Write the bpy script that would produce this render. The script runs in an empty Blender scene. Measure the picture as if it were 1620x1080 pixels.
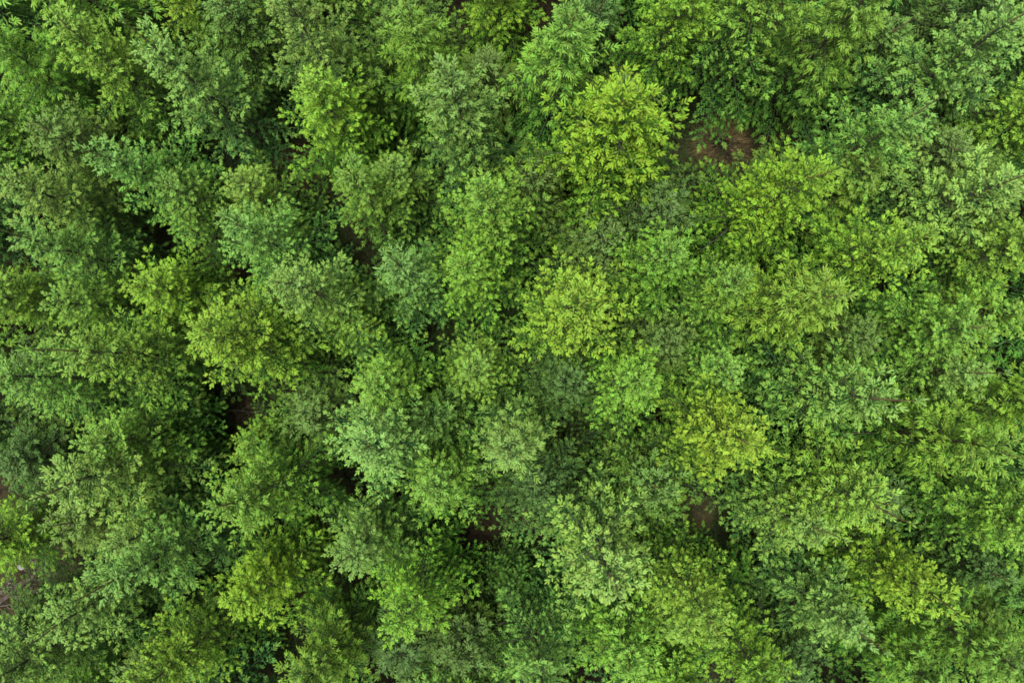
import bpy, math, random
import numpy as np
from mathutils import Vector, Matrix

random.seed(7)
rng = np.random.default_rng(7)
scene = bpy.context.scene
COL = scene.collection
R = math.radians

# ------------------------------------------------------------------ camera (drone, looking straight down)
CAM_H, F_PX = 14.0, 1080.0
cam_d = bpy.data.cameras.new('drone_camera'); cam = bpy.data.objects.new('drone_camera', cam_d)
COL.objects.link(cam)
cam.location = (0, 0, CAM_H); cam.rotation_euler = (R(2.0), 0, 0)
cam_d.sensor_width = 36; cam_d.lens = 24; cam_d.clip_end = 1000; cam_d.clip_start = .1
scene.camera = cam
_CR = Matrix.Rotation(R(2.0), 3, 'X')

def at(px, py, z):
    """the point at height z that the photograph shows at pixel (px, py) of 1620 x 1080"""
    d = _CR @ Vector(((px - 810) / F_PX, (540 - py) / F_PX, -1.0))
    k = (z - CAM_H) / d.z
    return Vector((d.x * k, d.y * k, z))

def pix(p):
    d = _CR.transposed() @ (Vector(p) - Vector((0, 0, CAM_H)))
    return 810 + d.x / -d.z * F_PX, 540 - d.y / -d.z * F_PX

# ------------------------------------------------------------------ light: bright overcast day
w = bpy.data.worlds.new('World'); scene.world = w; w.use_nodes = True
nt = w.node_tree; bg = nt.nodes['Background']
sky = nt.nodes.new('ShaderNodeTexSky'); sky.sky_type = 'NISHITA'; sky.sun_disc = False
SUN_EL, SUN_AZ = R(77), R(255)            # azimuth clockwise from +Y: light from the left of the picture
sky.sun_elevation = SUN_EL; sky.sun_rotation = SUN_AZ
sky.air_density = 1.0; sky.dust_density = 3.0; sky.ozone_density = 1.0
hs = nt.nodes.new('ShaderNodeHueSaturation'); hs.inputs['Saturation'].default_value = .30
nt.links.new(sky.outputs[0], hs.inputs['Color']); nt.links.new(hs.outputs[0], bg.inputs[0])
bg.inputs[1].default_value = 0.15
sl = bpy.data.lights.new('sun', 'SUN'); sl.energy = 5.0; sl.angle = R(36); sl.color = (1, .97, .92)
sun = bpy.data.objects.new('sun', sl); COL.objects.link(sun)
sv = Vector((math.sin(SUN_AZ) * math.cos(SUN_EL), math.cos(SUN_AZ) * math.cos(SUN_EL), math.sin(SUN_EL)))
sun.rotation_euler = (-sv).to_track_quat('-Z', 'Y').to_euler(); sun.location = sv * 40
scene.view_settings.view_transform = 'Standard'; scene.view_settings.look = 'None'
scene.view_settings.exposure = 0; scene.view_settings.gamma = 1
scene.render.engine = 'CYCLES'
scene.cycles.max_bounces = 5; scene.cycles.diffuse_bounces = 4; scene.cycles.transmission_bounces = 3; scene.cycles.glossy_bounces = 1
scene.cycles.filter_width = 1.75
scene.cycles.use_denoising = True
scene.cycles.use_adaptive_sampling = True; scene.cycles.adaptive_threshold = .04

# ------------------------------------------------------------------ materials
def new_mat(name):
    m = bpy.data.materials.new(name); m.use_nodes = True
    n = m.node_tree.nodes; n.clear()
    return m, n, m.node_tree.links

def math_node(n, l, op, a, b):
    x = n.new('ShaderNodeMath'); x.operation = op
    for i, v in enumerate((a, b)):
        if isinstance(v, (int, float)): x.inputs[i].default_value = v
        else: l.new(v, x.inputs[i])
    return x.outputs[0]

def mix_col(n, l, fac, a, b, mode='MIX'):
    x = n.new('ShaderNodeMix'); x.data_type = 'RGBA'; x.blend_type = mode; x.clamp_factor = True
    if isinstance(fac, (int, float)): x.inputs[0].default_value = fac
    else: l.new(fac, x.inputs[0])
    for i, v in ((6, a), (7, b)):
        if isinstance(v, tuple): x.inputs[i].default_value = (*v, 1)
        else: l.new(v, x.inputs[i])
    return x.outputs[2]

def foliage_material():
    m, n, l = new_mat('spruce_needles')
    out = n.new('ShaderNodeOutputMaterial')
    oi = n.new('ShaderNodeObjectInfo')
    at_ = n.new('ShaderNodeAttribute'); at_.attribute_name = 'tint'
    sep = n.new('ShaderNodeSeparateColor'); l.new(at_.outputs['Color'], sep.inputs[0])
    age_shade, tone, hue = sep.outputs[0], sep.outputs[1], sep.outputs[2]
    glauc = math_node(n, l, 'MULTIPLY', math_node(n, l, 'MAXIMUM', hue, 0.0), oi.outputs['Alpha'])
    gold = math_node(n, l, 'MAXIMUM', math_node(n, l, 'MULTIPLY', hue, -1.0), 0.0)
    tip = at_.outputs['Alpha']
    old = mix_col(n, l, 1.0, oi.outputs['Color'], (.18, .42, .56), 'MULTIPLY')  # old-needle tint; also carries the shade painted onto lower shoots
    c = mix_col(n, l, age_shade, oi.outputs['Color'], old)
    c = mix_col(n, l, gold, c, (.34, .53, .028))
    c = mix_col(n, l, glauc, c, (.28, .46, .15))
    geo = n.new('ShaderNodeNewGeometry')
    nz = n.new('ShaderNodeTexNoise'); nz.inputs['Scale'].default_value = 3.1; nz.inputs['Detail'].default_value = 2
    l.new(geo.outputs['Position'], nz.inputs['Vector'])
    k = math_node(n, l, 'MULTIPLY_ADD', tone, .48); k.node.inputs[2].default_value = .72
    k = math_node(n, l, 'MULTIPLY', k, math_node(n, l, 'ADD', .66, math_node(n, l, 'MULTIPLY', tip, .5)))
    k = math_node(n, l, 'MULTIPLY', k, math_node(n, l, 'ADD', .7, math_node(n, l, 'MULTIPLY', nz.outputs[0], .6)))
    cc = n.new('ShaderNodeCombineColor')
    for i in range(3): l.new(k, cc.inputs[i])
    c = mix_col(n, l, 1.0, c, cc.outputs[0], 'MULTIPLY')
    # a little hue drift from shoot to shoot
    hs = n.new('ShaderNodeHueSaturation'); l.new(c, hs.inputs['Color'])
    l.new(math_node(n, l, 'ADD', .482, math_node(n, l, 'MULTIPLY', tone, .036)), hs.inputs['Hue'])
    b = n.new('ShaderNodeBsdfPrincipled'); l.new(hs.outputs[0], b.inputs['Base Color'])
    b.inputs['Roughness'].default_value = .55; b.inputs['Specular IOR Level'].default_value = .35
    t = n.new('ShaderNodeBsdfTranslucent'); l.new(hs.outputs[0], t.inputs['Color'])
    ms = n.new('ShaderNodeMixShader'); ms.inputs[0].default_value = .20
    l.new(b.outputs[0], ms.inputs[1]); l.new(t.outputs[0], ms.inputs[2])
    l.new(ms.outputs[0], out.inputs[0])
    return m

def noise_material(name, stops, scale, rough=.9, bump=0.0, detail=6, stretch=None):
    m, n, l = new_mat(name)
    out = n.new('ShaderNodeOutputMaterial'); b = n.new('ShaderNodeBsdfPrincipled')
    tc = n.new('ShaderNodeTexCoord'); nz = n.new('ShaderNodeTexNoise')
    nz.inputs['Scale'].default_value = scale; nz.inputs['Detail'].default_value = detail
    nz.inputs['Roughness'].default_value = .65
    if stretch:
        mp = n.new('ShaderNodeMapping'); mp.inputs['Scale'].default_value = stretch
        l.new(tc.outputs['Object'], mp.inputs[0]); l.new(mp.outputs[0], nz.inputs['Vector'])
    else:
        l.new(tc.outputs['Object'], nz.inputs['Vector'])
    rp = n.new('ShaderNodeValToRGB'); l.new(nz.outputs[0], rp.inputs[0])
    e = rp.color_ramp.elements
    while len(e) < len(stops): e.new(.5)
    for x, (p, c) in zip(e, stops): x.position = p; x.color = (*c, 1)
    l.new(rp.outputs[0], b.inputs['Base Color']); b.inputs['Roughness'].default_value = rough
    b.inputs['Specular IOR Level'].default_value = .2
    if bump:
        bp = n.new('ShaderNodeBump'); bp.inputs['Strength'].default_value = bump; bp.inputs['Distance'].default_value = .03
        l.new(nz.outputs[0], bp.inputs['Height']); l.new(bp.outputs[0], b.inputs['Normal'])
    l.new(b.outputs[0], out.inputs[0])
    return m

M_NEEDLE = foliage_material()
M_BARK = noise_material('grey_brown_bark', [(.3, (.04, .042, .024)), (.5, (.08, .082, .048)), (.68, (.20, .19, .14))], 26, .9, .5)
M_LEADER = noise_material('orange_brown_young_bark', [(.3, (.11, .065, .035)), (.6, (.19, .125, .07)), (.8, (.25, .18, .11))], 40, .75, .3)
M_GROUND = noise_material('forest_floor', [(.3, (.006, .005, .003)), (.44, (.016, .012, .006)), (.53, (.034, .025, .011)),
                                            (.6, (.022, .026, .007)), (.72, (.085, .065, .03))], 7.5, .95, .8, 10)
M_DRY = noise_material('dry_grass', [(.3, (.05, .040, .018)), (.55, (.11, .088, .040)), (.75, (.20, .17, .09))], 9, .8)
M_STRAW = noise_material('warm_dry_grass', [(.3, (.12, .085, .035)), (.55, (.25, .185, .08)), (.75, (.36, .30, .16))], 9, .8)
M_MOSS = noise_material('moss', [(.3, (.05, .055, .008)), (.55, (.12, .115, .015)), (.75, (.2, .15, .03))], 14, .95, .8)
M_DEAD = noise_material('dead_twig_wood', [(.3, (.07, .06, .05)), (.55, (.2, .17, .145)), (.75, (.34, .31, .28))], 12, .85)
M_RED = noise_material('rust_red_dead_needles', [(.3, (.05, .012, .008)), (.55, (.13, .03, .018)), (.75, (.22, .07, .035))], 14, .85)
M_LOG = noise_material('rotting_log_bark', [(.3, (.03, .023, .017)), (.5, (.085, .066, .05)), (.62, (.15, .125, .095)), (.75, (.08, .09, .03))], 6, .9, .9, 8, (1, 1, .35))
M_STONE = noise_material('grey_stone', [(.3, (.16, .15, .14)), (.6, (.3, .29, .27)), (.8, (.42, .40, .38))], 10, .85, .5)

# ------------------------------------------------------------------ mesh helpers
def build_mesh(name, V, F4, F3, mats, tint=None, mat_idx=None, smooth=True):
    """numpy arrays to a mesh: V (n,3), F4 (a,4), F3 (b,3)"""
    me = bpy.data.meshes.new(name)
    V = np.asarray(V, dtype=np.float32)
    F4 = np.zeros((0, 4), np.int32) if F4 is None or len(F4) == 0 else np.asarray(F4, np.int32)
    F3 = np.zeros((0, 3), np.int32) if F3 is None or len(F3) == 0 else np.asarray(F3, np.int32)
    me.vertices.add(len(V)); me.vertices.foreach_set('co', V.ravel())
    me.loops.add(F4.size + F3.size)
    me.loops.foreach_set('vertex_index', np.concatenate([F4.ravel(), F3.ravel()]))
    me.polygons.add(len(F4) + len(F3))
    starts = np.concatenate([np.arange(len(F4)) * 4, F4.size + np.arange(len(F3)) * 3]).astype(np.int32)
    me.polygons.foreach_set('loop_start', starts)
    me.polygons.foreach_set('use_smooth', np.full(len(starts), smooth))
    if mat_idx is not None: me.polygons.foreach_set('material_index', np.asarray(mat_idx, np.int32))
    for m in mats: me.materials.append(m)
    if tint is not None:
        a = me.color_attributes.new('tint', 'FLOAT_COLOR', 'POINT')
        a.data.foreach_set('color', np.asarray(tint, np.float32).ravel())
    me.update(calc_edges=True); me.validate()
    return me

class Tubes:
    """collects tapered tubes along polylines"""
    def __init__(s): s.V = []; s.F = []; s.n = 0
    def add(s, pts, radii, sides=5, close=True):
        pts = np.asarray(pts, float); radii = np.asarray(radii, float); k = len(pts)
        t = np.gradient(pts, axis=0); t /= np.linalg.norm(t, axis=1)[:, None] + 1e-9
        ref = np.array([0, 0, 1.0]) if abs(t[0][2]) < .8 else np.array([1.0, 0, 0])
        u = np.cross(t, ref); u /= np.linalg.norm(u, axis=1)[:, None] + 1e-9
        v = np.cross(t, u)
        a = np.arange(sides) * 2 * math.pi / sides
        ring = (u[:, None, :] * np.cos(a)[None, :, None] + v[:, None, :] * np.sin(a)[None, :, None]) * radii[:, None, None]
        s.V.append((pts[:, None, :] + ring).reshape(-1, 3))
        i = np.arange(k - 1)[:, None] * sides; j = np.arange(sides)[None, :]; j2 = (j + 1) % sides
        q = np.stack([i + j, i + j2, i + sides + j2, i + sides + j], -1).reshape(-1, 4) + s.n
        s.F.append(q); s.n += k * sides
    def mesh(s, name, mat):
        return build_mesh(name, np.concatenate(s.V), np.concatenate(s.F), None, [mat])

# ---- one shoot: a soft spindle core with needles standing off it. columns: t (0..1 along), y, z (unit radius)
def shoot_template(seed, n_needles, sides=5, rings=((0, .40), (.16, .72), (.66, .84), (.91, .66), (1.0, .25))):
    g = np.random.default_rng(seed)
    V, F4, F3, T = [], [], [], []
    for t, r in rings:
        off = g.uniform(0, .5)
        for k in range(sides):
            a = 2 * math.pi * k / sides + off
            rr = r * g.uniform(.8, 1.2)
            V.append((t, rr * math.cos(a), rr * math.sin(a)))
    for i in range(len(rings) - 1):
        for k in range(sides):
            k2 = (k + 1) % sides
            F4.append((i * sides + k, i * sides + k2, (i + 1) * sides + k2, (i + 1) * sides + k))
    for q in range(n_needles):
        t0 = .04 + .9 * (q + g.uniform(0, .8)) / n_needles
        a = q * 2.39996 + g.uniform(-.3, .3)
        rr = g.uniform(.92, 1.22) * (1 - .35 * max(0, (t0 - .6) / .4))
        t1 = min(1.03, t0 + g.uniform(.10, .18))
        wd = .17
        ca, sa = math.cos(a), math.sin(a)
        n = len(V)
        r0 = .25
        V += [(t0 - .02, r0 * ca - wd * sa, r0 * sa + wd * ca), (t0 + .03, r0 * ca + wd * sa, r0 * sa - wd * ca), (t1, rr * ca, rr * sa)]
        F3.append((n, n + 1, n + 2))
    return np.array(V), np.array(F4), np.array(F3)

TPL_NEW = [shoot_template(s, 20) for s in range(5)]
TPL_OLD = [shoot_template(50 + s, 18, 4, ((0, .45), (.5, .55), (1.0, .40))) for s in range(3)]

class Shoots:
    def __init__(s): s.rows = []; s.old = []
    def add(s, base, d, L, r, bend, age_shade=0., tone=None, glauc=0., old=False):
        (s.old if old else s.rows).append((*base, *d, L, r, *bend, age_shade, random.random() if tone is None else tone, glauc))
    def arrays(s):
        Vs, F4s, F3s, Ts = [], [], [], []; n = 0
        for rows, tpls in ((s.rows, TPL_NEW), (s.old, TPL_OLD)):
            if not rows: continue
            A = np.array(rows); which = rng.integers(0, len(tpls), len(A))
            for ti, (tv, t4, t3) in enumerate(tpls):
                B = A[which == ti]
                if not len(B): continue
                d = B[:, 3:6] / (np.linalg.norm(B[:, 3:6], axis=1)[:, None] + 1e-9)
                ref = np.where(np.abs(d[:, 2:3]) < .9, np.array([[0, 0, 1.0]]), np.array([[1.0, 0, 0]]))
                u = np.cross(d, ref); u /= np.linalg.norm(u, axis=1)[:, None]
                v = np.cross(d, u)
                ph = rng.uniform(0, 6.283, len(B))[:, None]
                u, v = u * np.cos(ph) + v * np.sin(ph), v * np.cos(ph) - u * np.sin(ph)
                t = tv[:, 0][None, :, None]
                L = B[:, 6][:, None, None]; r = B[:, 7][:, None, None]
                P = (B[:, None, 0:3] + d[:, None, :] * t * L + B[:, None, 8:11] * (t ** 2) * L
                     + u[:, None, :] * tv[None, :, 1:2] * r + v[:, None, :] * tv[None, :, 2:3] * r)
                tint = np.empty((len(B), len(tv), 4))
                tint[..., 0] = B[:, 11:12]; tint[..., 1] = B[:, 12:13]; tint[..., 2] = B[:, 13:14]
                rad = np.hypot(tv[:, 1], tv[:, 2])
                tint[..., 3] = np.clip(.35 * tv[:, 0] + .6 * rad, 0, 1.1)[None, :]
                k = np.arange(len(B))[:, None, None] * len(tv) + n
                Vs.append(P.reshape(-1, 3)); Ts.append(tint.reshape(-1, 4))
                F4s.append((t4[None] + k).reshape(-1, 4)); F3s.append((t3[None] + k).reshape(-1, 3))
                n += len(B) * len(tv)
        return np.concatenate(Vs), np.concatenate(F4s), np.concatenate(F3s), np.concatenate(Ts)
    def mesh(s, name, mat):
        V, a, b, T = s.arrays()
        return build_mesh(name, V, a, b, [mat], T)

def unit(v):
    v = np.asarray(v, float); return v / (np.linalg.norm(v) + 1e-9)

# ------------------------------------------------------------------ one kind of spruce
STYLES = {  # shoot length, shoot radius, twig spacing, droop, leader length
    'soft':  dict(L=.080, r=.0160, gap=.058, droop=-.12, lead=.42),
    'long':  dict(L=.102, r=.0148, gap=.066, droop=-.22, lead=.55),
    'open':  dict(L=.084, r=.0154, gap=.063, droop=-.10, lead=.86),
    'fine':  dict(L=.072, r=.0148, gap=.056, droop=-.08, lead=.50),
}

def grow_spruce(seed, style, height=4.9, spread=1.0):
    """returns the meshes trunk, crown, leading shoot, tip foliage of one young spruce"""
    random.seed(seed)
    S = STYLES[style]
    U = random.uniform; G = random.gauss
    wood = Tubes(); sh = Shoots(); tipf = Shoots(); lead = Tubes()
    top = height - S['lead'] * U(.85, 1.15)
    lean = np.array([G(0, .05), G(0, .05)])
    def axis(z): return np.array([lean[0] * (z / height) ** 2 * 1.5, lean[1] * (z / height) ** 2 * 1.5, z])
    zs = np.linspace(-.1, top, 10)
    wood.add([axis(z) for z in zs], .055 * (1 - zs / (height + .3)) + .006, 8)
    # leading shoot
    tip = axis(height) + np.array([G(0, .06), G(0, .06), 0])
    b0 = axis(top); mid = (b0 + tip) / 2 + np.array([G(0, .02), G(0, .02), 0])
    lead.add([b0 - np.array([0, 0, .02]), mid, tip], [.015, .012, .008], 6)
    nf = random.randint(4, 6)
    for k in range(nf):
        a = 6.283 * k / nf + U(-.3, .3); el = U(.5, 1.15)
        d = np.array([math.cos(a) * math.cos(el), math.sin(a) * math.cos(el), math.sin(el)])
        tipf.add(tip - d * .01, d, U(.09, .16), .017, d * 0 + np.array([0, 0, U(-.12, .15)]), .05, U(.3, .8), U(.3, .8))
    tipf.add(tip - np.array([0, 0, .02]), np.array([G(0, .15), G(0, .15), 1]), U(.13, .2), .02, np.zeros(3), .05, .6, .8)
    bare = style == 'open'
    hh = height - top
    for z in np.arange(top + .06, height - .05, .05 if not bare else .09):
        a = U(0, 6.283); el = U(.3, .9); p = b0 + (tip - b0) * ((z - top) / hh)
        if bare and (z - top) / hh > .25 and (z - top) / hh < .85: continue
        d = np.array([math.cos(a) * math.cos(el), math.sin(a) * math.cos(el), math.sin(el)])
        tipf.add(p, d, U(.06, .13), .018, np.zeros(3), .15, None, U(.15, .6))

    def twig(p0, d0, L, up, low, glauc):
        """second-order twig: an axis of old needles with new shoots paired along it and a fan at the end"""
        d0 = unit(d0); side = unit(np.cross(d0, [0, 0, 1.0]) + 1e-6); upv = np.cross(side, d0)
        curve = np.array([0, 0, S['droop'] * U(.3, 1.3)]) + side * G(0, .06)
        P = lambda s: p0 + d0 * s + curve * (s * s / max(L, .1)) * .8
        T = lambda s: unit(d0 + curve * (2 * s / max(L, .1)) * .8)
        n = max(2, int(L / .16) + 1); ss = np.linspace(0, L, n + 1)
        wood.add([P(s) for s in ss], np.linspace(.0045, .0022, n + 1), 3)
        for i in range(n):
            a, b = P(ss[i]), P(ss[i + 1])
            sh.add(a, unit(b - a), np.linalg.norm(b - a) * 1.05, S['r'] * .85, np.zeros(3), .95, U(.0, .5), 0, True)
        s = U(.02, .07); sd = random.choice((-1, 1))
        while s < L - .01:
            t = T(s)
            ang = U(.58, 1.0); roll = G(.08, .26)
            dd = t * math.cos(ang) + math.sin(ang) * (sd * side * math.cos(roll) + upv * math.sin(roll))
            ll = S['L'] * U(.6, 1.15) * (1 - .25 * s / max(L, .1)) 
            bend = t * U(.0, .25) + np.array([0, 0, S['droop'] * U(.2, 1.6)])
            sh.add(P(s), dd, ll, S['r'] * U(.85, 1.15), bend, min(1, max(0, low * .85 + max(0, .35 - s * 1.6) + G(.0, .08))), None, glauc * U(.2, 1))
            if random.random() < .07:
                sh.add(P(s), unit(t * .6 + upv * .9 + side * G(0, .3)), ll * .75, S['r'], bend * .5, low * .7, None, glauc * U(.2, 1))
            sd = -sd; s += S['gap'] * U(.6, 1.15) * .72
        e, t = P(L), T(L)
        sh.add(e, t, S['L'] * U(.9, 1.25), S['r'] * U(.95, 1.15), np.array([0, 0, S['droop'] * U(.2, 1.4)]), low * .7, U(.35, 1), glauc * U(.3, 1))
        for q in (-1, 1):
            if random.random() < .85:
                sh.add(e - t * .012, unit(t * .9 + q * side * U(.35, .65) + upv * G(0, .15)), S['L'] * U(.75, 1.1), S['r'], np.array([0, 0, S['droop'] * U(.2, 1.4)]), low * .7, U(.3, 1), glauc * U(.2, 1))

    def branch(z, az, L, el, thick=.011):
        depth = (top - z)
        low = min(1, max(0, (depth - .9) / 1.9)); glauc = max(-.16, .50 - depth * .50)  # low: shade deepening down the crown, painted into the needle tint
        p0 = axis(z)
        d0 = np.array([math.cos(az) * math.cos(el), math.sin(az) * math.cos(el), math.sin(el)])
        hd = np.array([math.cos(az), math.sin(az), 0]); sw = np.array([-hd[1], hd[0], 0])
        sag = -(.16 + .06 * depth) * L; lift = .10 * L * (1 if depth > 1 else .3); wob = G(0, .07) * L
        def P(s):
            q = s / L
            return p0 + d0 * s + np.array([0, 0, sag * q * q * .9 + lift * q ** 4]) + sw * wob * q * q
        n = max(3, int(L / .18)); ss = np.linspace(0, L, n + 1)
        wood.add([P(s) for s in ss], np.linspace(thick * (.5 + .5 * L), .003, n + 1), 4)
        T = lambda s: unit(P(min(s + .02, L)) - P(max(s - .02, 0)))
        for i in range(n):
            if ss[i] < .25 * L and depth > .8: continue
            a, b = P(ss[i]), P(ss[i + 1])
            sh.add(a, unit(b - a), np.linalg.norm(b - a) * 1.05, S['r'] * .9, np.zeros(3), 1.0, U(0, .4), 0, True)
        s = .05 + U(0, .05) + .06 * L * min(1, depth); sd = random.choice((-1, 1))
        while s < L - .03:
            t = T(s); side = unit(np.cross(t, [0, 0, 1.0])); upv = np.cross(side, t)
            ang = U(.75, 1.15); roll = G(.05, .28)
            dd = t * math.cos(ang) + math.sin(ang) * (sd * side * math.cos(roll) + upv * math.sin(roll))
            ll = min(.44, (.10 + .37 * (L - s)) * U(.5, 1.2))
            if s < .3 * L: ll *= .75
            if ll < .12:
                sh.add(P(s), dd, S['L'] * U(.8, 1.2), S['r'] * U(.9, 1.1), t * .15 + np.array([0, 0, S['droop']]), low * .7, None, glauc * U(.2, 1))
            else:
                twig(P(s), dd, ll, upv, low, glauc)
            if random.random() < .10:      # an upright shoot on the back of the bough
                sh.add(P(s), unit(t * .7 + upv * .8 + side * G(0, .4)), S['L'] * U(.6, 1.), S['r'], np.zeros(3), low * .7, None, glauc * U(.3, 1))
            sd = -sd; s += U(.055, .10)
        e, t = P(L), T(L); side = unit(np.cross(t, [0, 0, 1.0]))
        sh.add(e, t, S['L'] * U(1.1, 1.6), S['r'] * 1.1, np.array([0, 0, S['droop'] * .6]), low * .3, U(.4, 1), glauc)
        for q in (-1, 1):
            sh.add(e - t * .01, unit(t * .9 + q * side * U(.4, .65)), S['L'] * U(.9, 1.25), S['r'], np.array([0, 0, S['droop'] * .6]), low * .3, U(.3, 1), glauc)
            sh.add(e - t * .06, unit(t * .7 + q * side * U(.5, .8)), S['L'] * U(.8, 1.1), S['r'], np.array([0, 0, S['droop'] * .6]), low * .3, U(.3, 1), glauc)

    # short shoots growing straight off the upper stem
    for z in np.arange(1.6, top + .04, .035):
        a = U(0, 6.283); el = U(.1, .8)
        d = np.array([math.cos(a) * math.cos(el), math.sin(a) * math.cos(el), math.sin(el)])
        sh.add(axis(z), d, S['L'] * U(.9, 1.7), S['r'], np.zeros(3), U(0, .5), None, max(-.2, .4 - (top - z) * .5))
    # a few bare, dead twigs left standing among the green boughs
    for q in range(7):
        zz = top - U(.25, 2.2); az = U(0, 6.283); L = (.30 + .36 * (top - zz)) * U(.7, 1.1); el = U(.1, .7)
        d = np.array([math.cos(az) * math.cos(el), math.sin(az) * math.cos(el), math.sin(el)]); sw = np.array([-d[1], d[0], 0])
        ps = [axis(zz) + d * L * t + sw * .08 * math.sin(3 * t + q) * t + np.array([0, 0, -.12 * t * t]) for t in np.linspace(0, 1, 6)]
        wood.add(ps, np.linspace(.008, .003, 6), 4)
        for k in (2, 3, 4):
            e = ps[k] + d * .10 + sw * (.12 if k % 2 else -.12) + np.array([0, 0, U(-.02, .06)])
            wood.add([ps[k], (ps[k] + e) / 2 + [0, 0, .01], e], [.0045, .0035, .0022], 3)
    # whorls
    z = top; k = 0
    while z > .9:
        depth = top - z
        nb = random.randint(5, 6) if k else random.randint(4, 5)
        a0 = U(0, 6.283)
        Lm = (.40 + .50 * depth - .050 * depth ** 2) * spread
        el = R(48 - 17 * depth) if depth < 2.6 else R(4)
        for i in range(nb):
            branch(z - U(0, .06), a0 + 6.283 * i / nb + G(0, .16), Lm * U(.70, 1.25), el + G(0, .09))
        step = U(.42, .55)
        # lesser boughs between the whorls
        for i in range(random.randint(4, 5) if depth < 2.8 else 2):
            zz = z - step * U(.2, .85); dp = top - zz
            branch(zz, U(0, 6.283), (.28 + .38 * dp - .04 * dp ** 2) * spread * U(.65, 1.1), R(42 - 13 * dp) if dp < 2.6 else R(5), .008)
        z -= step; k += 1
    return dict(trunk=wood.mesh('trunk', M_BARK), crown=sh.mesh('crown', M_NEEDLE),
                leading_shoot=lead.mesh('leading_shoot', M_LEADER), tip_foliage=tipf.mesh('tip_foliage', M_NEEDLE),
                n=len(sh.rows), height=height)

VARIANTS = {}
_sd = 100
for st, k in (('soft', 4), ('long', 3), ('open', 4), ('fine', 3)):
    VARIANTS[st] = []
    for i in range(k):
        VARIANTS[st].append(grow_spruce(_sd, st, 4.9, random.uniform(.93, 1.07))); _sd += 1
print('shoots per tree', [(k, [v['n'] for v in vs]) for k, vs in VARIANTS.items()])

COLOURS = {
    'bright':  (.285, .440, .024), 'yellow': (.240, .435, .036), 'pale': (.255, .440, .080),
    'mid':     (.208, .378, .040), 'bluish': (.220, .425, .080), 'dark': (.085, .215, .030),  # dark: understorey green, deepened to stand in for shade under the canopy
}
MEAN = (.250, .412, .042)
COLOURS = {k: tuple(1.07 * (a * .70 + b * .30) for a, b in zip(c, MEAN)) for k, c in COLOURS.items()}
COLOURS['vivid'] = (.275, .455, .020)
GLAUC = {'vivid': .1, 'bright': .25, 'yellow': .5, 'mid': .6, 'pale': .7, 'bluish': .9, 'dark': .5}
WORDS = {'vivid': 'vivid yellow-green', 'bright': 'bright yellow-green', 'yellow': 'yellowish green', 'pale': 'pale green', 'mid': 'mid-green',
         'bluish': 'bluish green', 'dark': 'dark green'}
STYLE_WORDS = {'soft': 'plump-tufted', 'long': 'long-fingered', 'open': 'bare-topped', 'fine': 'finely tufted'}
GROUP = 'young spruce trees packed close together in the plantation'
random.seed(11)
TREES = []

def plant(loc, h, width, colour, style, label, low=False):
    v = random.choice(VARIANTS[style])
    root = bpy.data.objects.new('spruce_tree', None); COL.objects.link(root)
    root.empty_display_size = .3
    root.location = loc
    sz = h / v['height']; sxy = width
    root.scale = (sxy, sxy, sz)
    root.rotation_euler = (random.gauss(0, .02), random.gauss(0, .02), random.uniform(0, 6.283))
    root['label'] = label; root['category'] = 'tree'; root['group'] = GROUP
    j = lambda s: random.uniform(1 - s, 1 + s)
    c = COLOURS[colour]; kk = j(.10) * (.52 if low else 1); c = (c[0] * j(.09) * kk, c[1] * j(.05) * kk, c[2] * j(.16) * kk)  # low fill trees get a darker colour, painting the shade between crowns
    def part(name, mesh, parent, col=None):
        o = bpy.data.objects.new(name, mesh); COL.objects.link(o); o.parent = parent
        if col: o.color = (*col, GLAUC[colour])
        return o
    part('trunk', v['trunk'], root)
    part('crown', v['crown'], root, c)
    ls = part('leading_shoot', v['leading_shoot'], root)
    part('tip_foliage', v['tip_foliage'], ls, c)
    TREES.append([root, h, width])
    return root

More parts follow.
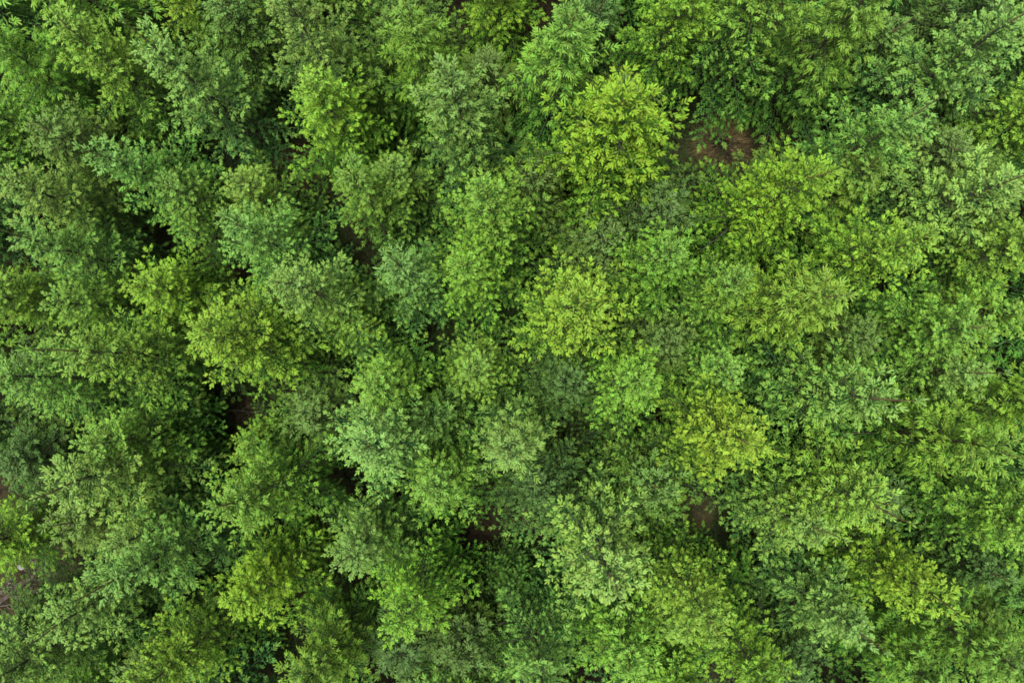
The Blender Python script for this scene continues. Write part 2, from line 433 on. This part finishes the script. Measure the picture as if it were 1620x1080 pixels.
# crown middle (pixel of the photograph), radius in pixels, colour, habit, height factor, label or ''
T = [
 (45,110,75,'mid','long',1,''),(180,110,75,'yellow','soft',1,''),(310,0,60,'bright','soft',1,''),(325,140,105,'pale','open',1.05,''),
 (220,260,80,'bluish','open',1.03,'bluish-tipped spruce jutting over dark gap near the top left corner'),(70,310,75,'pale','open',1,''),(55,205,50,'yellow','fine',.9,''),(20,240,50,'dark','soft',.8,''),
 (480,55,85,'pale','fine',1.05,''),(525,190,70,'yellow','soft',.97,''),(325,335,65,'mid','fine',.95,''),(420,330,45,'mid','fine',.85,''),
 (655,70,85,'mid','long',1.03,''),(740,180,95,'bluish','soft',1.05,'tall blue-tinged spruce above the centre, left of the brightest yellow one'),(885,100,100,'mid','long',1.05,'green spruce with long spiky shoots, above and left of the brightest yellow one'),
 (790,0,60,'bright','soft',1,''),(983,228,126,'vivid','soft',1.05,'brightest yellow-green spruce, full round crown beside the dry grass gap'),(575,295,70,'mid','open',1,''),
 (780,350,95,'yellow','fine',1.03,''),(560,150,55,'mid','long',.9,''),(1060,50,80,'yellow','soft',1,''),(1205,40,100,'mid','soft',1.03,'green spruce hanging its shoots over the dry grass gap'),(1330,50,95,'mid','long',1.05,''),
 (1400,200,90,'bluish','open',1.03,''),(1540,80,105,'pale','open',1.05,''),(1205,300,100,'bright','fine',1.0,'yellow-green spruce just below the dry grass gap'),
 (1520,310,105,'pale','open',1.05,''),(1605,200,55,'yellow','soft',.9,''),(1320,300,60,'mid','long',.88,''),(1360,400,85,'yellow','soft',1.02,''),
 (100,400,75,'pale','open',1.03,''),(40,485,65,'mid','soft',.93,''),(170,560,95,'mid','open',1.05,'green spruce with a long bare orange-brown leader, left side'),(180,480,65,'mid','fine',.95,''),
 (285,465,65,'bright','soft',.95,''),(390,550,100,'bright','soft',1.0,'bright yellow-green spruce beside the large dark gap, left of centre'),(510,470,90,'pale','fine',1.03,''),(425,385,75,'bluish','fine',1.0,''),
 (60,610,90,'pale','open',1.05,''),(135,745,110,'pale','open',1.05,''),(225,690,75,'mid','fine',.93,''),(440,690,45,'yellow','fine',.6,'small low yellow-green spruce down in the large dark gap'),
 (655,440,75,'bluish','open',1.03,''),(560,505,55,'yellow','fine',.9,''),(760,430,70,'yellow','fine',.93,''),(910,500,115,'bright','fine',1.05,'broad yellow-green spruce at the very centre of the forest'),
 (1040,420,70,'mid','soft',1.0,''),(985,610,75,'yellow','soft',.97,''),(745,590,58,'mid','fine',.9,''),(625,615,75,'mid','soft',.97,''),(585,700,105,'pale','fine',1.05,''),
 (820,700,88,'pale','long',1.03,'pale yellowish spruce with long shoots, just above the round ground gap'),(705,650,50,'dark','soft',.82,''),(1130,470,60,'mid','fine',.9,''),(1250,480,100,'yellow','long',1.03,''),
 (1440,520,80,'mid','soft',.93,''),(1480,575,70,'bluish','open',.95,''),(1550,500,75,'yellow','open',1.0,''),(1320,620,112,'pale','open',1.05,'wide pale spruce with a brown leader tip pointing to the side, right of centre'),
 (1135,690,92,'bright','soft',1.0,'yellow-green spruce right of the small brown gap below the centre'),(1110,580,45,'mid','fine',.85,''),(1595,650,75,'yellow','long',1.0,''),(1510,700,92,'yellow','long',1.0,''),
 (1340,780,105,'yellow','open',1.03,''),(45,840,58,'yellow','soft',.85,'yellow-green spruce just above the fallen log'),(230,895,92,'bluish','open',1.05,''),(140,960,85,'pale','open',1.0,'pale spruce beside the lower end of the fallen log'),(255,830,55,'pale','fine',.92,''),
 (405,780,88,'yellow','soft',1.0,''),(430,920,82,'bright','soft',1.0,''),(300,1030,85,'yellow','fine',1.0,''),(65,1035,85,'pale','soft',1.0,''),(520,1035,80,'mid','long',1.0,''),
 (705,770,78,'mid','soft',1.02,'green spruce overhanging the left side of the round ground gap'),(570,870,80,'bluish','open',1.05,''),(690,950,88,'yellow','fine',1.0,''),(940,830,125,'pale','fine',1.05,'very broad pale spruce right of the round ground gap'),
 (830,1010,92,'bluish','fine',1.0,''),(985,1000,82,'yellow','soft',.98,''),(812,905,40,'dark','fine',.62,'small dark low spruce at the bottom of the round ground gap'),(1130,900,88,'yellow','fine',1.0,''),(1215,830,72,'pale','open',1.0,''),
 (1310,960,75,'bluish','open',1.02,''),(1450,920,88,'bright','open',1.0,'bright yellow spruce near the bottom right with a curved brown leader'),(1160,1015,85,'yellow','soft',1.0,''),(1575,810,80,'yellow','soft',1.0,''),
 (1550,1020,88,'mid','long',1.0,''),(1430,1035,70,'mid','long',.95,''),(1600,920,55,'dark','long',.85,''),(1060,960,55,'mid','soft',.9,''),(1070,1065,60,'yellow','soft',.95,''),
 (1570,415,70,'yellow','fine',.9,''),(640,300,55,'mid','fine',.85,''),(165,1065,50,'mid','soft',.85,''),
]
# places where the forest floor shows (pixel, clear radius in metres on the ground)
GAPS = [(1144,227,.43),(470,270,.34),(395,652,.36),(792,845,.54),(1100,810,.22),(935,680,.05),(14,922,.50),(1075,312,.03)]
GP = [(at(x, y, 0.0), r) for x, y, r in GAPS]

FR = ['at the left edge', 'a tenth across', 'a fifth across', 'three tenths across', 'two fifths across', 'halfway across',
      'three fifths across', 'seven tenths across', 'four fifths across', 'nine tenths across', 'at the right edge']
FD = ['at the top edge', 'a tenth down', 'a fifth down', 'three tenths down', 'two fifths down', 'halfway down',
      'three fifths down', 'seven tenths down', 'four fifths down', 'nine tenths down', 'at the bottom edge']
USED = set()
def auto_label(px, py, colour, style, size):
    i = min(10, max(0, round(px / 162))); j = min(10, max(0, round(py / 108)))
    for extra in ('', 'leaning ', 'somewhat hidden '):
        s = f"{size} {extra}{WORDS[colour]} {STYLE_WORDS[style]} spruce, {FR[i]} and {FD[j]}".replace('  ', ' ').strip()
        if s not in USED: break
    USED.add(s)
    return s

H0 = 4.6
for (px, py, r, colour, style, hf, label) in T:
    h = H0 * hf * random.uniform(.97, 1.03) * (1.11 if r >= 85 else .86 if r < 70 else .98)
    zc = max(.6, h - 1.6)
    p = at(px, py, zc)
    width = min(1.25, max(.72, (r * (CAM_H - zc) / F_PX) / 1.14))
    if hf < .7: width = .55
    size = 'broad' if r > 98 else 'small' if r < 62 else ''
    plant((p.x, p.y, 0), h, width, colour, style, label or auto_label(px, py, colour, style, size))
for lab in [t[6] for t in T if t[6]]: USED.add(lab)

# keep the line of sight from the drone to each patch of open ground free of crowns
def crown_r(z, h, width):
    q = h * .9 - z
    return 0.1 if q < 0 else width * min(1.22, .30 + .50 * q - .05 * q * q)
def sight_push(x, y, h, width, strength=.8):
    for gp, r in GP:
        for z in np.arange(.7, h, .2):
            t = z / CAM_H; lx, ly = gp.x * (1 - t), gp.y * (1 - t)
            dx, dy = x - lx, y - ly; d = math.hypot(dx, dy) + 1e-6
            need = crown_r(z, h, width) + r * .75
            if d < need:
                k = (need - d) * strength / d; x += dx * k; y += dy * k
    return x, y
for tr in TREES:
    o, h, wd = tr
    if h < 3.4: continue
    x0, y0 = o.location.x, o.location.y; x, y = x0, y0
    for _ in range(6): x, y = sight_push(x, y, h, wd)
    mv = math.hypot(x - x0, y - y0)
    if mv > .45:
        k = .45 / mv; x, y = x0 + (x - x0) * k, y0 + (y - y0) * k
        f = max(.80, 1 - .35 * (mv - .45)); o.scale.x *= f; o.scale.y *= f; tr[2] *= f
    if mv > .3: print('moved', o['label'][:60], round(mv, 2))
    o.location.x, o.location.y = x, y

# lower trees that fill the canopy between the mapped ones, and the neighbours around the frame
pts = [(o.location.x, o.location.y) for o, h, w_ in TREES]
random.seed(23)
cand = [(random.uniform(-11, 11), random.uniform(-7.6, 8.2)) for _ in range(6000)]
n_fill = 0
for x, y in cand:
    px, py = pix((x, y, 2.8))
    inside = 0 < px < 1620 and 0 < py < 1080
    if px < -190 or px > 1810 or py < -190 or py > 1270: continue
    qx, qy = pix((x, y, 2.0))
    if qx < -130 or qx > 1750 or qy < -130 or qy > 1210: continue
    dm = 1.0 if inside else 1.45
    if any((x - a) ** 2 + (y - b) ** 2 < dm * dm for a, b in pts): continue
    if any(abs(px - a) < 48 and abs(py - b) < 60 for a, b in ((1075, 180), (40, 900), (60, 945))): continue
    sx, sy = sight_push(x, y, 3.3 if inside else 4.4, .9)
    if math.hypot(sx - x, sy - y) > .12: continue
    pts.append((x, y)); n_fill += 1
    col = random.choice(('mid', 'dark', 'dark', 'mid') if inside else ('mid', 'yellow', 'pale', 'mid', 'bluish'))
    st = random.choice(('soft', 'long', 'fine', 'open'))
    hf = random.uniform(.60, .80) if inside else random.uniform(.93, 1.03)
    ppx, ppy = pix((x, y, H0 * hf - 1.5))
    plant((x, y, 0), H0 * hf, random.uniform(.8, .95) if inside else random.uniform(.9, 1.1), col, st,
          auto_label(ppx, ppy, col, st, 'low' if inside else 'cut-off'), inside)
print('trees', len(TREES), 'fill', n_fill)

# ------------------------------------------------------------------ forest floor
def ground():
    xs = np.unique(np.concatenate([np.linspace(-14, 14, 200), np.linspace(-300, -14, 12), np.linspace(14, 300, 12)]))
    X, Y = np.meshgrid(xs, xs)
    g = np.random.default_rng(3); Z = np.zeros_like(X)
    for k in range(26):
        f = g.uniform(.5, 5); a = g.uniform(0, 6.28); Z += .05 / f * np.sin((X * math.cos(a) + Y * math.sin(a)) * f + g.uniform(0, 6))
    Z *= (np.maximum(np.abs(X), np.abs(Y)) < 14)
    n = len(xs); V = np.stack([X, Y, Z - .04], -1).reshape(-1, 3)
    i, j = np.meshgrid(np.arange(n - 1), np.arange(n - 1)); b = (j * n + i).ravel()
    F = np.stack([b, b + 1, b + n + 1, b + n], -1)
    o = bpy.data.objects.new('ground', build_mesh('ground', V, F, None, [M_GROUND])); COL.objects.link(o)
    o['kind'] = 'structure'; o['label'] = 'dark brown forest floor of needle litter and moss under the trees'
ground()

def add_thing(name, mesh, label, cat, loc=(0, 0, 0), rz=0, group=None):
    o = bpy.data.objects.new(name, mesh); COL.objects.link(o); o.location = loc; o.rotation_euler = (0, 0, rz)
    o['label'] = label; o['category'] = cat
    if group: o['group'] = group
    return o

def blades(n, spread, length, width, seed, flop=.6):
    g = np.random.default_rng(seed); V = []; F = []
    for i in range(n):
        a = g.uniform(0, 6.283); r0 = spread * .35 * math.sqrt(g.uniform()); L = length * g.uniform(.5, 1.15)
        p = np.array([r0 * math.cos(a), r0 * math.sin(a), -.03]); o = a + g.normal(0, .5)
        d = np.array([math.cos(o), math.sin(o), 0]); s = np.array([-d[1], d[0], 0]) * width
        n0 = len(V); fl = flop * g.uniform(.6, 1.4)
        for t in (0, .35, .7, 1):
            q = p + d * L * fl * t ** 1.4 + np.array([0, 0, L * (t - .62 * fl * t * t)])
            V += [q - s * (1 - t * .9), q + s * (1 - t * .9)]
        for k in range(3): F.append((n0 + 2 * k, n0 + 2 * k + 1, n0 + 2 * k + 3, n0 + 2 * k + 2))
    return np.array(V), np.array(F)

def tussock(px, py, n, spread, length, label, seed, mat):
    p = at(px, py, .1)
    V, F = blades(n * 3, spread, length, .0035, seed, 1.0)
    add_thing('grass_tussock', build_mesh('grass_tussock', V, F, None, [mat], smooth=False), label, 'grass tussock', (p.x, p.y, 0), 0, 'dry grass tussocks in the gaps')
tussock(1142, 226, 420, 1.0, .42, 'large dry brown grass tussock in the gap beside the brightest spruce', 1, M_STRAW)
tussock(470, 268, 500, .5, .45, 'dull straw tussock in the dark gap near the upper left', 2, M_DRY)
tussock(783, 852, 350, .35, .28, 'small pale tussock in the round dark ground gap below the centre', 3, M_DRY)
tussock(1100, 808, 500, .5, .35, 'brown tussock in the gap right of the very broad pale spruce', 4, M_DRY)
tussock(15, 885, 400, .5, .2, 'yellow-green mossy tussock above the fallen log', 5, M_MOSS)
tussock(930, 675, 350, .4, .3, 'brown tussock in the small shaded gap below the centre of the forest', 6, M_DRY)

# scattered needle litter and dead grass over the whole floor: nobody could count it
V0, F0 = [], []; nn = 0
g = np.random.default_rng(9)
for gp, r in GP:
    for q in range(45):
        V, F = blades(30, .6, .13, .0035, int(g.integers(1e6)), 1.2)
        a = g.uniform(0, 6.28); rr = r * 1.2 * math.sqrt(g.uniform())
        V = V + np.array([gp.x + rr * math.cos(a), gp.y + rr * math.sin(a), 0])
        V0.append(V); F0.append(F + nn); nn += len(V)
o = bpy.data.objects.new('undergrowth', build_mesh('undergrowth', np.concatenate(V0), np.concatenate(F0), None, [M_DRY], smooth=False)); COL.objects.link(o)
o['kind'] = 'stuff'; o['label'] = 'short dead grass and litter scattered over the forest floor'

M_FERN = noise_material('low_green_undergrowth', [(.3, (.012, .028, .006)), (.5, (.03, .065, .012)), (.7, (.065, .095, .02))], 2.2, .7)
V0, F0 = [], []; nn = 0
g = np.random.default_rng(19)
for q in range(2400):
    x, y = g.uniform(-8.6, 8.6), g.uniform(-6, 6.6)
    if any((x - gp.x) ** 2 + (y - gp.y) ** 2 < (r * .85) ** 2 for gp, r in GP): continue
    V, F = blades(22, .5, g.uniform(.2, .5), .009, int(g.integers(1e6)), 1.1)
    V0.append(V + np.array([x, y, 0])); F0.append(F + nn); nn += len(V)
o = bpy.data.objects.new('ground_vegetation', build_mesh('ground_vegetation', np.concatenate(V0), np.concatenate(F0), None, [M_FERN], smooth=False)); COL.objects.link(o)
o['kind'] = 'stuff'; o['label'] = 'deep green low plants and grass growing in the shade between the trunks'

# fallen log, dead twigs and stone at the left edge
def log_between(a, b, r, seed):
    g = np.random.default_rng(seed); a = np.array(a); b = np.array(b); k = 14; tb = Tubes(); ps = []; rs = []
    for i in range(k):
        t = i / (k - 1); p = a + (b - a) * t + np.array([g.normal(0, .012), g.normal(0, .012), g.normal(0, .008)])
        ps.append(p); rs.append(r * (1 - .3 * t) * g.uniform(.88, 1.12))
    ps = [ps[0]] + ps + [ps[-1]]; rs = [.001] + rs + [.001]
    ps[0] = ps[0] - (b - a) * 1e-3; ps[-1] = ps[-1] + (b - a) * 1e-3
    tb.add(ps, rs, 9)
    return tb
a = at(-30, 975, .1); b = at(86, 886, .1)
root = bpy.data.objects.new('fallen_log', None); COL.objects.link(root); root.location = (a.x, a.y, 0)
root['label'] = 'brown rotting log lying on the ground at the left edge'; root['category'] = 'log'
A = (0, 0, .08); B = (b.x - a.x, b.y - a.y, .10)
for nm, tb in (('trunk', log_between(A, B, .06, 1)), ):
    o = bpy.data.objects.new(nm, tb.mesh(nm, M_LOG)); COL.objects.link(o); o.parent = root
for t, sx in ((.35, 1), (.6, -1), (.8, 1)):
    p = np.array(A) + (np.array(B) - np.array(A)) * t; d = unit(np.array(B) - np.array(A)); s = np.array([-d[1], d[0], 0]) * sx
    tb = Tubes(); tb.add([p, p + s * .14 + d * .06 + [0, 0, .05], p + s * .26 + d * .16 + [0, 0, .03]], [.02, .014, .006], 5)
    o = bpy.data.objects.new('branch_stub', tb.mesh('branch_stub', M_LOG)); COL.objects.link(o); o.parent = root

def dead_twig(px, py, ang, L, label, seed, mat=None, group='dead twigs lying on the forest floor'):
    g = np.random.default_rng(seed); tb = Tubes(); p = at(px, py, .1)
    main = [np.array([L * (t - .5), .06 * L * math.sin(3 * t + seed), .05 + .04 * math.sin(5 * t + seed)]) for t in np.linspace(0, 1, 7)]
    tb.add(main, np.linspace(.011, .003, 7), 5)
    for k in range(1, 7):
        q = main[k - 1] + (main[k] - main[k - 1]) * g.uniform(.2, .9); s = (-1) ** k; l2 = L * g.uniform(.18, .4) * (1 - k / 10)
        tb.add([q, q + np.array([l2 * .5, s * l2 * .45, .02]), q + np.array([l2, s * l2 * .7, .03])], [.005, .004, .002], 4)
    add_thing('dead_branch', tb.mesh('dead_branch', mat or M_DEAD), label, 'dead branch', (p.x, p.y, .01), ang, group)
dead_twig(30, 925, .5, 1.1, 'longest grey dead branch lying alongside the fallen log', 1)
dead_twig(15, 940, -.5, .8, 'grey dead branch lying across the lower end of the fallen log', 2)
dead_twig(48, 905, 1.3, .6, 'short grey dead branch between the log and the pale stone', 3)
dead_twig(10, 955, .15, .7, 'forked grey dead branch below the fallen log', 4)
dead_twig(1120, 210, .15, .9, 'thin pale dead branch lying across the large dry grass tussock', 5)
dead_twig(1155, 240, -.9, .7, 'thin dead branch on the lower side of the large dry grass tussock', 6)
dead_twig(395, 655, -.1, .9, 'thin dead branch in the large dark gap left of centre', 7)
dead_twig(610, 500, .8, .6, 'thin grey dead branch in the small dark gap left of the centre', 8)
for q, (x, y, a, L) in enumerate([(20, 915, 2.1, .7), (38, 930, -.2, .8), (5, 925, .9, .9), (55, 912, .35, .6), (25, 950, -1.1, .6), (60, 895, -.6, .5)]):
    dead_twig(x, y, a, L, 'thin pale dead branch in the tangle over the fallen log', 20 + q, None, 'tangle of dead branches over the fallen log')
# rust red dead sapling in the round gap
rs = Shoots(); tb = Tubes(); tb.add([(0, 0, -.05), (.03, .02, .5), (.02, .05, 1.0)], [.02, .014, .006], 6)
random.seed(5)
for k in range(26):
    z = .3 + .68 * k / 26; az = k * 2.4; L = .38 * (1.15 - z); d = np.array([math.cos(az), math.sin(az), .15])
    b0 = np.array([.02, .03, z]); tb.add([b0, b0 + d * L], [.005, .002], 4)
    for s in np.arange(.06, L, .05):
        q = b0 + d * s; sd = random.choice((-1, 1)); rs.add(q, d * .6 + sd * np.array([-d[1], d[0], 0]) * .8, .11, .012, np.array([0, 0, -.2]))
V, a4, a3, tt = rs.arrays()
p = at(832, 818, .5); root = bpy.data.objects.new('dead_sapling', None); COL.objects.link(root); root.location = (p.x, p.y, 0)
root['label'] = 'small rust-red dead sapling at the edge of the round ground gap'; root['category'] = 'dead sapling'
for nm, me in (('stem', tb.mesh('stem', M_DEAD)), ('dead_foliage', build_mesh('dead_foliage', V, a4, a3, [M_RED]))):
    o = bpy.data.objects.new(nm, me); COL.objects.link(o); o.parent = root

# pale stone by the log
import bmesh
bm = bmesh.new(); bmesh.ops.create_icosphere(bm, subdivisions=3, radius=.07)
g = np.random.default_rng(4); ph = g.uniform(0, 6, 9)
for v in bm.verts:
    c = v.co; k = 1 + .12 * math.sin(c.x * 22 + ph[0]) * math.sin(c.y * 19 + ph[1]) + .1 * math.sin(c.z * 25 + ph[2] + c.x * 14)
    v.co = Vector((c.x * k * 1.15, c.y * k * .9, c.z * k * .55))
me = bpy.data.meshes.new('stone'); bm.to_mesh(me); bm.free(); me.materials.append(M_STONE)
for q in me.polygons: q.use_smooth = True
p = at(32, 897, .05); add_thing('stone', me, 'pale grey stone lying above the fallen log', 'stone', (p.x, p.y, .03))
